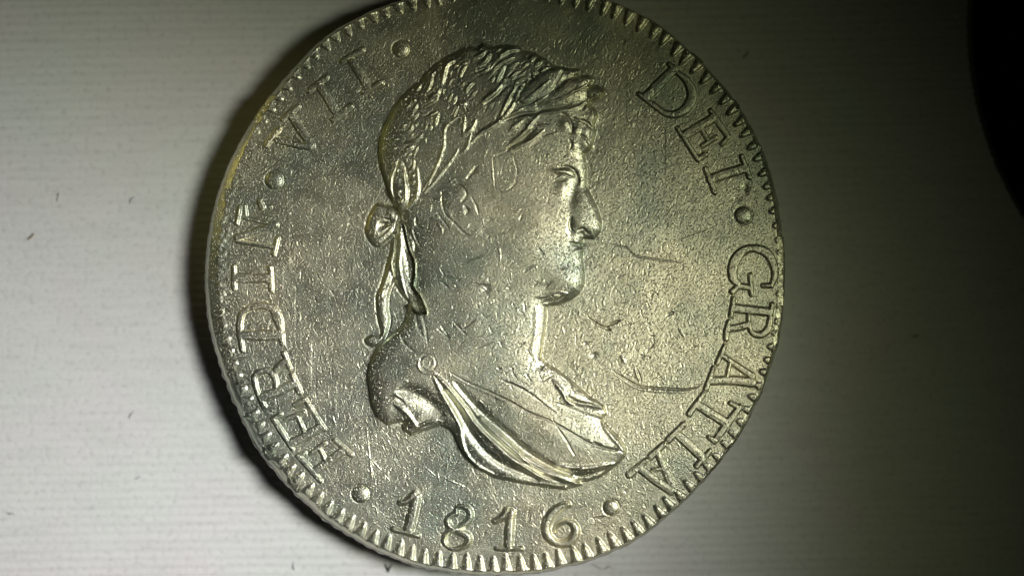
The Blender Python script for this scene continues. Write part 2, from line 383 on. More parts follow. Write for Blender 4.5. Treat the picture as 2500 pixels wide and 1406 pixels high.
# --- locks of hair: (panel, points, half width in panel units)
R1 = [(P1, [(1580,495),(1430,580),(1370,720),(1350,850),(1320,1000)], 45), (P1, [(1190,730),(1120,800),(1110,900),(1080,1010),(1000,1140)], 28), (P1, [(900,950),(860,1040),(790,1120)], 28),
 (P1, [(2170,320),(2110,390),(1930,460)], 38), (P1, [(2300,340),(2230,470),(2150,550),(2040,620)], 42), (P1, [(1820,590),(1740,700),(1680,850)], 28), (P1, [(1270,1070),(1220,1180),(1040,1300)], 42),
 (P1, [(1960,950),(1850,1040),(1790,1160)], 36), (P1, [(2010,1120),(1870,1280)], 24), (P1, [(1600,1215),(1570,1300),(1530,1380)], 32), (P1, [(2270,590),(2220,690),(2150,740),(2000,790)], 24),
 (P1, [(780,1270),(745,1350)], 24), (P1, [(600,1250),(560,1300)], 18), (P1, [(1820,555),(1700,600)], 28), (P1, [(1560,870),(1490,930),(1460,1010)], 18), (P1, [(1255,1200),(1210,1310),(1130,1380)], 16),
 (P1, [(1520,700),(1470,800)], 18), (P1, [(1530,1180),(1430,1340)], 22), (P1, [(1640,600),(1540,640)], 20), (P1, [(2430,600),(2300,790)], 22), (P1, [(1370,1080),(1330,1180)], 20),
 (P2, [(810,40),(800,120),(740,190),(640,250)], 28), (P2, [(850,240),(780,330),(720,400)], 24), (P2, [(720,460),(710,550),(630,620),(500,660)], 28), (P2, [(1230,210),(1100,300),(1000,350)], 32),
 (P2, [(1255,240),(1210,340),(1180,490)], 36), (P2, [(1100,480),(1070,570)], 32), (P2, [(1020,480),(960,560)], 28), (P2, [(940,660),(850,750),(760,810),(560,840)], 28), (P2, [(740,900),(650,960),(560,1010),(510,960)], 36),
 (P2, [(840,910),(790,1010),(740,1090)], 22), (P2, [(720,1050),(620,1120),(600,1190)], 22), (P2, [(985,740),(985,830)], 22), (P2, [(1650,100),(1600,220),(1550,320)], 16), (P2, [(420,1200),(350,1300)], 22),
 (P2, [(740,660),(680,720)], 18), (P2, [(430,760),(340,790),(300,850)], 26), (P2, [(540,1310),(560,1420)], 22), (P2, [(640,330),(760,270)], 22), (P2, [(480,540),(600,470)], 24), (P2, [(300,980),(400,940)], 18),
 (P2, [(760,1180),(740,1330),(640,1400)], 22), (P2, [(440,1350),(420,1440)], 20), (P2, [(560,160),(680,90)], 16), (P2, [(960,130),(1090,60),(1200,10)], 16),
 (P3, [(660,195),(450,215),(330,280),(210,360)], 45), (P3, [(260,180),(180,240)], 22), (P3, [(530,360),(400,410),(250,500),(60,710)], 28), (P3, [(960,330),(840,410)], 38), (P3, [(1110,400),(1020,480),(940,530)], 34),
 (P3, [(620,460),(480,530),(400,560)], 28), (P3, [(370,520),(300,600),(270,680),(220,770),(180,870)], 38), (P3, [(600,650),(440,790)], 26), (P3, [(1320,545),(1160,600),(1050,690)], 42), (P3, [(960,740),(900,780)], 36),
 (P3, [(820,830),(770,900)], 32), (P3, [(800,780),(620,830),(560,900)], 28), (P3, [(880,640),(960,700)], 26), (P3, [(700,560),(820,470)], 26), (P3, [(1260,470),(1180,500)], 30), (P3, [(760,650),(650,720)], 20), (P3, [(380,800),(300,850)], 26),
 (P3, [(140,760),(60,860)], 26), (P3, [(20,280),(-20,380)], 28), (P3, [(50,460),(0,600)], 20), (P3, [(700,950),(640,1020)], 30), (P3, [(580,740),(480,800)], 20)]
for pn, pts, w in R1:
    q = pn(*pts); ww = w / pn.k
    stroke(q, ww * 0.95, 2.9 + 0.10 * w / 2.5, 0.4, True)
    off = ww * 1.9           # the parting beside each lock
    stroke([(x - off * 0.75, y - off * 0.65) for x, y in q], ww * 0.7, -0.9, 0.4, True)
    stroke([(x + off * 0.8, y + off * 0.5) for x, y in q], ww * 0.7, -0.9, 0.4, True)
# many fine strands between the locks
for k in range(170):
    px = rng.uniform(935, 1350); py = rng.uniform(125, 400)
    if py > 385 - (px - 930) * 0.02 - max(0, px - 1040) * 0.42 : continue
    a0 = math.radians(118 - (px - 930) / 420 * 42 + rng.uniform(-24, 24)); ln = rng.uniform(8, 24); cv = rng.uniform(-0.6, 0.6)
    q = [(px - math.cos(a0 - cv) * ln / 2, py - math.sin(a0 - cv) * ln / 2), (px, py), (px + math.cos(a0 + cv) * ln / 2, py + math.sin(a0 + cv) * ln / 2)]
    stroke(q, rng.uniform(1.6, 2.8), rng.choice([-1, 1]) * rng.uniform(0.3, 0.8), 0.5, True)
# curls over the forehead
for (x, y, r, h) in [(1560,470,95,3.2),(1790,590,80,3.4),(1740,890,75,2.6),(2130,300,110,3.6),(1980,820,120,2.2),(1980,610,70,2.0),(1990,120,90,2.0),(2140,620,60,2.0),(2100,880,50,1.6)]:
    (px, py), = P4((x, y)); gauss(px, py, r / 8.27, r * 1.15 / 8.27, h)
for q, w in [([(1480,240),(1600,320),(1690,470),(1695,640)], 30), ([(1860,670),(2010,770),(2065,890),(1980,1020)], 30), ([(1830,360),(2000,430),(2100,540),(2095,660),(2040,750)], 28), ([(1900,180),(1960,60),(2080,60),(2180,170)], 26), ([(1700,330),(1850,400)], 24), ([(1650,760),(1690,860),(1660,960)], 20)]:
    stroke(P4(*q), w / 8.27 * 1.1, -3.0, 0.25, True)
for q, w in [([(1340,490),(1130,490),(1010,505)], 22), ([(1400,640),(1250,690),(1150,720)], 18), ([(1240,1060),(1180,1140)], 18), ([(1680,1040),(1540,1130)], 14)]:
    stroke(P4(*q), w / 8.27, 1.6, 0.3, True)

# --- laurel wreath: broad leaves as plates with a midrib, narrow ones as blades
def leaf(poly, h, rib, ribw=28, ribh=2.2, label=None):
    lab = plate('leaf', label, poly, h, 7, 2.6, flatten=0.55)
    if rib: stroke(rib, ribw / 8.27, ribh, 0.3, False)
    return lab
leaf(P3((1500,900),(1470,760),(1530,600),(1680,590),(1850,600),(1840,690),(1760,745),(1620,790)), 2.6, P3((1530,610),(1470,760),(1400,920)), 50, 3.0)
leaf(P3((620,1210),(700,1040),(820,880),(980,755),(1160,640),(1360,565),(1520,590),(1470,700),(1380,860),(1270,1030),(1100,1140),(900,1240),(730,1300)), 4.2, P3((1260,820),(1130,930),(900,1120),(710,1270)), 26, 2.6)
leaf(P3((2040,960),(2200,915),(2330,990),(2385,1065),(2300,1140),(2160,1200),(2050,1230),(2010,1120)), 3.6, P3((2300,1040),(2230,1100),(2130,1170)), 40, 2.0)
leaf(P3((1430,930),(1600,810),(1800,745),(2000,715),(2130,785),(2060,880),(1960,970),(1760,1060),(1560,1180),(1200,1300),(1010,1335),(1180,1190),(1320,1060)), 4.2, P3((2100,820),(1970,950),(1750,1060),(1570,1170),(1350,1250),(1160,1290)), 34, 3.0)
def blade(pts, w, h, k=8.27):
    lab = new_label('leaf', 'bust')
    q = catmull(pts, 3.0); ww = w / k
    stroke(pts, ww * 1.05, h, 0.45, False, lab)
blade(P3((1320,1040),(1180,1140),(1000,1260),(880,1330)), 46, 3.6)
blade(P3((290,900),(180,1050),(80,1130),(-140,1290)), 42, 3.4)
blade(P3((550,920),(530,1020),(440,1170),(330,1406),(250,1560)), 38, 3.8)
blade(P3((550,1240),(470,1380),(370,1520),(260,1620)), 42, 3.6)
blade(P4((2010,0),(1850,100),(1600,180),(1200,235),(1050,270)), 44, 3.0)
blade(P4((1060,250),(980,340),(860,470),(780,600),(600,760),(370,940)), 40, 3.6)
blade(P4((1140,575),(1000,690),(850,810),(650,910),(430,1020)), 44, 3.0)
blade(P4((710,390),(560,500),(430,610)), 48, 2.6)
blade(P4((740,120),(600,210),(420,320),(230,430),(0,570),(-140,650),(-250,760),(-380,900)), 42, 3.2)
blade(P2((1660,310),(1530,400),(1400,520),(1370,650),(1360,900),(1330,1000),(1280,1150),(1170,1400),(1010,1780)), 26, 2.6)
blade(P2((1785,300),(1770,420),(1740,690)), 28, 2.4)
blade(P2((2010,370),(1950,500),(1870,600),(1720,710)), 40, 3.4)
blade(P2((1910,650),(1850,850),(1800,980),(1680,1040)), 28, 2.6)
blade(P2((1650,950),(1600,1060),(1500,1200),(1340,1406),(1150,1640),(960,1850)), 28, 2.6)
stroke(P4((1720,10),(1500,110),(1120,170),(960,240),(780,250),(560,310),(240,420)), 4.8, -3.4, 0.2)
stroke(P4((990,540),(850,640),(700,770),(520,870),(370,945)), 5.0, -3.0, 0.3)
stroke(P3((470,930),(360,970),(250,1080),(100,1210),(-60,1330)), 4.0, -2.6, 0.3)
stroke(P3((1550,860),(1480,930),(1400,1000),(1330,1090)), 3.6, -2.4, 0.3)
stroke(P3((540,1080),(500,1160),(570,1230),(690,1130)), 3.0, -2.2, 0.3)
gauss(*P3((590, 1150))[0], 9, 9, 3.4); gauss(*P2((1770, 60))[0], 6, 6, 3.0)
# lower leaves gathered at the tie
leaf(P5((790,960),(720,700),(680,480),(700,280),(770,40),(830,-60),(900,60),(950,300),(990,560),(960,760),(860,950)), 2.8, P5((875,60),(910,350),(925,600),(900,800),(825,960)), 26, 2.6)
blade(P5((750,20),(700,160),(635,290),(630,540),(690,720),(765,880)), 30, 3.0)
blade(P5((1150,60),(1170,300),(1170,500),(1130,700),(1040,820),(930,950)), 36, 3.2)
for q in [[(1110,220),(1010,300)], [(1130,330),(1030,450)], [(1090,90),(980,160)], [(830,560),(760,620),(830,700)], [(870,700),(800,850)]]:
    stroke(P5(*q), 3.2, 2.0, 0.4)
stroke(P5((1040,180),(960,330),(1010,470),(1010,640)), 3.6, -2.0)
stroke(P5((1590,20),(1500,180),(1400,340),(1250,570)), 1.6, 1.5, 0.2)
stroke(P5((1830,20),(1560,240),(1350,470)), 1.3, 0.9, 0.2)
stroke(P5((2380,40),(2250,200),(2150,320)), 2.6, -1.8, 0.3)
stroke(P5((2150,300),(1920,320),(1740,460)), 1.5, 1.0, 0.3)

# --- tie: bow and two tails
def add_flat(poly, h, w, label, name, grow=0.0):
    """piece lying on the field beside the bust"""
    c = catmull(list(poly) + [poly[0]], 4.0)[:-1]
    s_ = box(c, 12); d = poly_sdf(c, s_)
    top = h * 0.6 * sm(-1.8, 4.5, d) + h * 0.4 * (1 - np.exp(-np.clip(d, 0, None) / w))
    H[s_] = np.where(d > -1.8, np.maximum(H[s_], base_f[s_]) * 0 + np.maximum(H[s_] * (1 - sm(-1.8, 3, d)), 0) + np.maximum(top, H[s_] * sm(3, -1.8, d)), H[s_] - 0.8 * np.exp(-((d + 4) / 2.4) ** 2))
    lab = new_label(name, 'bust', label); LAB[s_][d > -1.5] = lab
    return c
base_f = np.zeros(GX.shape)
add_flat(ZB((330,700),(300,870),(262,1000),(215,1180),(168,1290),(168,1406),(182,1530),(210,1640),(195,1690),(120,1680),(55,1720),(60,1760),(130,1790),(200,1750),(245,1680),(280,1540),(265,1406),(275,1280),(320,1150),(345,1060),(345,900),(352,760)), 9, 10, 'narrow curled ribbon end hanging from the bow', 'ribbon_tail')
add_flat(ZB((370,560),(345,720),(328,860),(308,980),(325,1090),(355,1180),(425,1290),(500,1370),(560,1440),(640,1480),(655,1450),(630,1380),(590,1290),(525,1200),(540,1080),(532,950),(485,850),(452,720),(425,600)), 12, 12, 'broad ribbon end lying against the nape', 'ribbon_tail')
add_flat(ZB((385,500),(320,432),(240,408),(165,398),(112,470),(76,560),(58,660),(82,735),(130,795),(188,808),(245,765),(325,690),(350,640)), 12, 9, 'tied ribbon bow behind the head', 'bow')
gauss(*ZB((232, 600))[0], 15, 9, -6.5, -18); gauss(*ZB((150, 640))[0], 5, 18, 2.0, 15)
stroke(ZB((130,540),(220,540),(290,560),(310,600)), 2.6, -2.4); stroke(ZB((310,610),(230,680),(190,710),(110,735)), 2.6, -2.8)
stroke(ZB((260,460),(310,500),(300,540)), 5.5, 2.6); gauss(*ZB((370, 540))[0], 9, 12, 3.2)
stroke(ZB((395,640),(400,800),(385,950),(400,1100),(430,1230),(470,1330)), 4.0, 2.6); stroke(ZB((350,720),(335,900),(330,1050),(370,1180)), 2.4, -1.6)
stroke(ZB((440,850),(470,1000),(470,1120)), 5.0, -1.6); stroke(ZB((290,1050),(250,1150),(210,1290),(240,1350)), 3.2, 2.0)
stroke(ZB((300,1160),(220,1230),(190,1300)), 2.6, -1.6); stroke(ZB((180,1330),(270,1290)), 2.0, -1.4)
stroke(ZB((450,680),(500,760),(520,870)), 3.0, 2.2); stroke(ZB((520,640),(560,760),(600,830)), 3.2, -1.8); stroke(ZB((490,700),(540,790),(530,860)), 2.6, -1.6)
stroke(ZB((415,590),(445,700),(480,840),(530,940),(545,1090),(530,1200)), 2.8, -3.4, 0.1)
stroke(ZB((380,500),(330,430),(290,320),(240,200),(210,60)), 2.4, -1.2, 0.1)
stroke(ZC((335,110),(380,150),(430,175)), 2.6, 1.8); stroke(ZC((270,320),(300,380),(370,440)), 3.0, -2.0); stroke(ZC((290,300),(330,330)), 3.0, 1.6)
stroke(ZC((370,170),(390,260),(420,330)), 5, -1.2); stroke(ZC((410,170),(440,260),(455,380)), 4, -0.9)

# --- drapery
V = lambda pts, w, a, t=0.2: stroke(ZC(*pts), w, a, t, True)
V([(250,700),(330,700),(430,740),(510,810),(560,860)], 16, -8, 0.2)          # hollow of the sleeve
gauss(*ZC((420, 800))[0], 34, 24, -4.2, 35)
V([(230,780),(300,830),(350,890),(385,940)], 5.5, 4.4, 0.3)
V([(180,740),(240,740),(300,780)], 4, -2.4, 0.3); V([(300,620),(320,640)], 4, 1.5)
gauss(*ZC((150, 840))[0], 22, 30, 2.2, 30)
V([(310,910),(330,930),(385,935),(470,900),(560,900)], 3.5, 2.6); V([(290,940),(330,975),(420,940),(520,915)], 3.0, -2.0)
V([(490,590),(555,720),(630,850),(672,940),(682,1030),(720,1130),(790,1200),(900,1255)], 5.5, 4.6, 0.15)
V([(560,690),(640,800),(700,900),(760,1000),(850,1110),(960,1190),(1100,1250),(1200,1300)], 8.5, -6.6, 0.2)
V([(620,960),(640,1060),(700,1150)], 5, -2.0)
V([(500,580),(580,660),(680,780),(760,890),(830,970),(920,1060),(1010,1140),(1120,1210),(1220,1275)], 7.0, 6.2, 0.15)
V([(600,650),(720,800),(780,890),(850,970),(940,1050),(1060,1150),(1180,1230),(1300,1290)], 5.0, -5.2, 0.2)
V([(800,870),(880,950),(980,1040),(1060,1110),(1110,1170),(1210,1225),(1340,1275),(1480,1322)], 6.0, 6.0, 0.2)
V([(640,640),(740,760),(860,880),(980,980),(1080,1070),(1160,1130),(1280,1200),(1420,1260)], 9.0, -6.6, 0.2)
V([(1110,1130),(1220,1190),(1340,1255),(1450,1290)], 3.6, 3.2, 0.25); V([(1080,1140),(1200,1250),(1350,1310)], 3.0, -2.2, 0.3)
V([(960,1270),(1100,1300),(1240,1325),(1400,1345)], 6, 2.6); V([(700,1190),(850,1265),(1000,1300)], 4, -1.6)
V([(1300,1190),(1450,1210),(1600,1200),(1720,1180)], 5.0, 3.0); V([(1320,1225),(1480,1265),(1600,1240),(1700,1200)], 7, -3.8)
V([(1480,1190),(1500,1220),(1620,1215)], 3, 1.8)
V([(600,570),(720,640),(850,695),(1000,765),(1140,845),(1250,885),(1330,925),(1440,990),(1560,1055),(1660,1085),(1770,1105)], 2.6, -2.6, 0.15)
V([(620,585),(740,655),(870,715),(1010,785)], 2.6, 1.4, 0.2)
V([(960,610),(1100,670),(1200,740),(1260,790),(1330,840)], 3.0, 1.6); V([(940,620),(1100,690),(1230,780)], 2.4, -1.2)
V([(1290,880),(1330,950),(1380,1020),(1440,1130)], 1.8, -2.2)
V([(1290,620),(1350,690),(1390,760),(1440,790)], 5, 3.2); V([(1380,730),(1460,775),(1560,795),(1640,815)], 5.5, -4.4)
V([(1280,545),(1400,620),(1510,715),(1640,795)], 4, 2.2); V([(1420,650),(1450,700),(1520,730)], 3, 1.8)
V([(1620,910),(1680,990),(1740,1060),(1775,1110)], 5.5, 3.0); V([(1560,1040),(1650,1080),(1730,1090)], 4, -2.2); V([(1330,780),(1500,850),(1620,890)], 5, -1.2)
V([(1180,130),(1180,300),(1160,420),(1190,510)], 6, 1.6)
gauss(*ZC((1300, 960))[0], 70, 40, 3.0, 40)
L_BR = new_label('brooch', 'bust'); c = ZC((458, 508))[0]
s_ = box([c], 30); dd = np.hypot(GX[s_] - c[0], GY[s_] - c[1]); H[s_] += 0.5 * np.exp(-((dd - 14) / 2.6) ** 2) - 0.5 * np.exp(-((dd - 20) / 2.4) ** 2) + 0.2 * np.exp(-(dd / 7) ** 2)
LAB[s_][dd < 18] = L_BR
V([(400,480),(395,540),(440,575),(520,575)], 3, 1.4)
# folds under the chin
V([(1180,70),(1240,60),(1330,30)], 3.4, 1.8); V([(1230,105),(1310,90),(1390,50)], 3.0, -2.0); V([(1290,60),(1350,70)], 2.6, 1.6); V([(1330,30),(1400,50)], 2.6, 1.6)

# --- dents, cuts and bag marks
def cut(pn, pts, w, a, t=0.3): stroke(pn(*pts), w, a, t)
cut(RM, [(40,1110),(120,1160),(240,1228),(360,1243),(480,1252),(600,1255),(680,1235),(715,1205)], 2.0, -2.8)
cut(RM, [(60,1140),(240,1250),(480,1272),(620,1275)], 2.0, 0.9)
cut(RM, [(0,168),(70,178),(140,195),(210,255),(300,275),(420,290),(560,300)], 2.0, -1.5)
cut(RM, [(-10,780),(30,815)], 3, -3); cut(RM, [(0,780),(110,740)], 2.6, -2.0); cut(RM, [(210,1100),(245,1190)], 3, 2.2); cut(RM, [(230,1100),(262,1190)], 2.2, -2)
cut(RM, [(110,1000),(140,1060)], 4, 2.0); cut(RM, [(250,1000),(290,1010)], 2.5, -2.0); cut(RM, [(350,860),(350,920),(300,960)], 2.0, -1.6); cut(RM, [(540,800),(580,860)], 2.2, 1.8)
cut(RM, [(450,700),(510,680)], 3, -1.8); cut(RM, [(500,150),(820,30)], 1.6, -1.0)
cut(ZC, [(1530,205),(1600,255),(1690,295)], 2.6, -3.2); cut(ZC, [(1650,265),(1750,220)], 2.2, -2.2)
for (x, y, r, a) in [(1575,458,8,-2.6),(1515,380,5,-1.6),(1450,600,4,-2.0),(1215,545,5,-2.4),(850,20,9,-2.0),(1000,10,4,-1.5)]:
    gauss(*ZC((x, y))[0], r, r * 0.8, a)
for pts in [[(1020,575),(1050,610)],[(1110,580),(1150,635)],[(1200,590),(1225,635)],[(1225,630),(1300,585)],[(1180,555),(1240,530)],[(1065,400),(1110,370)],[(920,545),(950,550)],[(1010,540),(1030,555)],
            [(625,230),(720,330)],[(690,280),(780,215)],[(520,280),(605,350)],[(545,260),(600,340)],[(870,270),(890,310)],[(1100,100),(1110,170)],[(780,410),(890,370)],[(1170,560),(1200,545)]]:
    cut(ZC, pts, 2.0, -rng.uniform(1.2, 2.4))
for pts in [[(1290,0),(1300,120),(1310,230)],[(1310,230),(1385,265)],[(1365,820),(1370,960)],[(780,1010),(830,1100)],[(850,1105),(1040,1115)],[(1100,1175),(1280,1195)],[(1190,1200),(1280,1270)],[(1760,1190),(1800,1130)],[(1800,1220),(1880,1150)],[(1690,1210),(1740,1150)],
            [(1560,560),(1590,500)],[(1250,560),(1320,555)],[(1740,830),(1800,890)],[(980,990),(1190,900)],[(1970,1030),(2040,1045)],[(1320,1250),(1410,1245)],[(1600,1060),(1690,1000)],[(800,1160),(880,1230)],[(930,1190),(960,1210)],[(1040,160),(1140,70)]]:
    cut(ZB, pts, 1.9, rng.choice([-1.8, -1.2, 1.0]))
for q in [[(1204,386),(1206,425),(1208,462)],[(1205,385),(1228,378),(1252,381)],[(1252,381),(1262,415),(1258,452)],[(1208,462),(1232,470),(1258,452)]]:
    stroke(q, 2.0, -0.6, 0.1)
gauss(*UR((960, 1120))[0], 7, 9, -3.5); gauss(*UR((905, 1190))[0], 10, 9, -1.6)
cut(BT, [(1000,545),(1110,530),(1220,515)], 1.2, -0.8); cut(BT, [(2080,480),(2140,475),(2250,465)], 1.6, -1.6)
cut(LL, [(1165,680),(1185,860),(1205,1030)], 1.2, 1.0); cut(LL, [(1140,840),(1280,990)], 1.2, 0.9); cut(BT, [(640,40),(720,110)], 1.6, 1.2); cut(BT, [(820,140),(990,210)], 1.4, 1.0); cut(BT, [(160,0),(168,130)], 1.2, 1.0)

face = R < RO
# short nicks all over; denser and stronger on the open field to the right of the face
def nick(px, py, an, ln, w, a):
    if not (X0 < px < X1 and Y0 < py < Y1): return
    dx, dy = math.cos(an) * ln / 2, math.sin(an) * ln / 2
    stroke([(px - dx, py - dy), (px + dx, py + dy)], w, a, 0.5)
for k in range(7500):
    r_ = 670 * math.sqrt(rng.rand()); t_ = rng.uniform(0, 2 * math.pi)
    px, py = CX + r_ * math.cos(t_), CY + r_ * math.sin(t_)
    if px < 980 and py < 900: an = math.radians(rng.normal(118, 16))
    elif py > 1050: an = math.radians(rng.normal(40, 40))
    else: an = math.radians(rng.normal(110, 34))
    if BUST_SD[int((py - Y0) / ST), int((px - X0) / ST)] > 0 and rng.rand() < 0.55: continue
    nick(px, py, an, rng.uniform(4, 15), rng.uniform(0.9, 1.4), rng.choice([-1, 1]) * rng.uniform(0.2, 0.75))
for k in range(70):
    an = math.radians(rng.uniform(0, 180)); nick(rng.normal(1560, 90), rng.normal(800, 90), an, rng.uniform(6, 18), rng.uniform(1.1, 2.0), -rng.uniform(0.5, 1.3))
for k in range(90):
    nick(rng.normal(1240, 90), rng.normal(800, 80), math.radians(rng.normal(50, 45)), rng.uniform(5, 18), rng.uniform(1.0, 1.8), -rng.uniform(0.4, 1.1))
for k in range(2600):                     # brighter hairlines, raked across the field
    r_ = 640 * math.sqrt(rng.rand()); t_ = rng.uniform(0, 2 * math.pi)
    px, py = CX + r_ * math.cos(t_), CY + r_ * math.sin(t_)
    an = math.radians(rng.normal(125, 20) if (px < 1000 and py < 520) else rng.normal(74, 14) if px < 1000 and py < 1100 else rng.normal(112, 26))
    if BUST_SD[int((py - Y0) / ST), int((px - X0) / ST)] > 0 and rng.rand() < 0.7: continue
    nick(px, py, an, rng.uniform(8, 26), rng.uniform(0.9, 1.25), rng.choice([-1, 1]) * rng.uniform(0.4, 0.95))
for k in range(120):
    nick(rng.uniform(600, 1500), rng.uniform(100, 1250), math.radians(rng.normal(60, 50)), rng.uniform(40, 120), 1.0, rng.choice([-1, 1]) * rng.uniform(0.25, 0.5))
# struck metal is never flat
H += 0.5 * vnoise(60, 11) + 0.13 * vnoise(19, 12) + 0.06 * vnoise(7, 13)
wear = np.clip(band(180, 34), 0, 1) * sm(74, 40, EDG)
H += wear * sm(26, 38, EDG) * (1.1 * vnoise(12, 21) + 0.5 * vnoise(6, 22))
edgewob = sm(26, 6, EDG)
H += edgewob * (0.8 - 0.6 * flatleft) * vnoise(9, 31)

# ------------------------------------------------------------------ materials
def nodes(name):
    m = bpy.data.materials.new(name); m.use_nodes = True
    nt = m.node_tree; return m, nt, nt.nodes['Principled BSDF']
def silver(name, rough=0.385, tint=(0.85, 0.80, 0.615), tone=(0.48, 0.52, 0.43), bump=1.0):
    m, nt, b = nodes(name)
    N = nt.nodes.new; K = nt.links.new
    geo = N('ShaderNodeNewGeometry')
    def noise(scale, detail=2.0, rgh=0.5, vec=None):
        n = N('ShaderNodeTexNoise'); n.inputs['Scale'].default_value = scale; n.inputs['Detail'].default_value = detail; n.inputs['Roughness'].default_value = rgh
        K(vec if vec else geo.outputs['Position'], n.inputs['Vector']); return n
    n1 = noise(160, 4, 0.6); n2 = noise(6800, 5, 0.7); n3 = noise(9500, 1, 0.5); n4 = noise(700, 3)
    r1 = N('ShaderNodeValToRGB'); r1.color_ramp.elements[0].position = 0.36; r1.color_ramp.elements[1].position = 0.66
    r1.color_ramp.elements[0].color = (*tone, 1); r1.color_ramp.elements[1].color = (*tint, 1)
    K(n1.outputs['Fac'], r1.inputs[0])
    # fleck of thin coloured toning from grain to grain
    mx = N('ShaderNodeMix'); mx.data_type = 'RGBA'; mx.blend_type = 'OVERLAY'; mx.inputs[0].default_value = 0.28
    K(r1.outputs[0], mx.inputs[6]); K(n2.outputs['Color'], mx.inputs[7])
    K(mx.outputs[2], b.inputs['Base Color'])
    b.inputs['Metallic'].default_value = 1.0
    mr = N('ShaderNodeMapRange'); mr.inputs[1].default_value = 0.3; mr.inputs[2].default_value = 0.7; mr.inputs[3].default_value = rough - 0.05; mr.inputs[4].default_value = rough + 0.05
    K(n4.outputs['Fac'], mr.inputs[0]); K(mr.outputs[0], b.inputs['Roughness'])
    # grain of the struck skin, and sparse sharper pits that sparkle
    b1 = N('ShaderNodeBump'); b1.inputs['Strength'].default_value = 0.5 * bump; b1.inputs['Distance'].default_value = 1.6 * S
    K(n2.outputs['Fac'], b1.inputs['Height'])
    rp = N('ShaderNodeMapRange'); rp.inputs[1].default_value = 0.58; rp.inputs[2].default_value = 0.72; K(n3.outputs['Fac'], rp.inputs[0])
    b2 = N('ShaderNodeBump'); b2.inputs['Strength'].default_value = 0.8 * bump; b2.inputs['Distance'].default_value = 1.5 * S
    K(rp.outputs[0], b2.inputs['Height']); K(b1.outputs[0], b2.inputs['Normal'])
    K(b2.outputs[0], b.inputs['Normal'])
    return m
M_SILVER = silver('worn_silver')
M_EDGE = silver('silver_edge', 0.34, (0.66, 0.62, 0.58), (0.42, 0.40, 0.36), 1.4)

# ------------------------------------------------------------------ meshes
def emp(name, loc, label, cat):
    o = bpy.data.objects.new(name, None); C.objects.link(o); o.location = loc
    o.empty_display_size = 0.005
    o['label'] = label; o['category'] = cat
    return o
coin = emp('coin', (wx(CX), wy(CY), 0), 'large worn silver coin dated 1816 with a laureate bust, lying on ribbed white paper', 'coin')

XX = GX.copy(); YY = GY.copy(); inside = EDG > 0
cell = inside[:-1, :-1] | inside[1:, :-1] | inside[:-1, 1:] | inside[1:, 1:]
out = ~inside                       # points beyond the outline are pulled onto it
f = RO / np.maximum(R, 1)
XX[out] = CX + (GX[out] - CX) * f[out]; YY[out] = CY + (GY[out] - CY) * f[out]
LIP = H.copy()
H[out] = -depth[out] + 0.8 * vnoise(9, 31)[out]
# normals of the whole face, so that neighbouring parts shade without a seam
gyv, gxv = np.gradient(H, ST)
NV = np.dstack([-gxv, gyv, np.ones_like(H)]); NV /= np.linalg.norm(NV, axis=2)[:, :, None]
near = EDG < 3.5
PXm = (XX - CX) * S; PYm = (CY - YY) * S; PZm = (THICK + H) * S
CL = LAB[:-1, :-1].copy()
CL[~cell] = -1

def mesh_object(name, co, faces, mat, parent, normals=None):
    me = bpy.data.meshes.new(name)
    nv, nf = len(co), len(faces)
    me.vertices.add(nv); me.vertices.foreach_set('co', co.astype(np.float32).ravel())
    me.loops.add(nf * 4); me.loops.foreach_set('vertex_index', faces.astype(np.int32).ravel())
    me.polygons.add(nf); me.polygons.foreach_set('loop_start', np.arange(0, nf * 4, 4, dtype=np.int32))
    me.polygons.foreach_set('use_smooth', np.ones(nf, bool))
    me.update(calc_edges=True)
    me.materials.append(mat)
    if normals is not None:
        me.normals_split_custom_set_from_vertices(normals.astype(np.float32).tolist() if nv < 1 else normals.astype(np.float32))
    o = bpy.data.objects.new(name, me); C.objects.link(o)
    if parent: o.parent = parent
    return o

objs = {}
def build_label(k):
    name, parent, label = names[k]
    ii, jj = np.nonzero(CL == k)
    if len(ii) < 6: return None
    i0, i1, j0, j1 = ii.min(), ii.max() + 2, jj.min(), jj.max() + 2
    w = j1 - j0
    a = (ii - i0) * w + (jj - j0)
    quads = np.stack([a, a + w, a + w + 1, a + 1], 1)        # y down in the grid: this order faces up
    used, inv = np.unique(quads, return_inverse=True)
    vi = used // w + i0; vj = used % w + j0
    co = np.stack([PXm[vi, vj], PYm[vi, vj], PZm[vi, vj]], 1)
    nn = NV[vi, vj].copy()
    par = objs['bust'] if parent == 'bust' else coin
    o = mesh_object(name, co, inv.reshape(-1, 4), M_SILVER, par, nn)
    if label: o['label'] = label
    return o
objs['bust'] = build_label(L_BUST)
for k in names:
    if k != L_BUST: build_label(k)

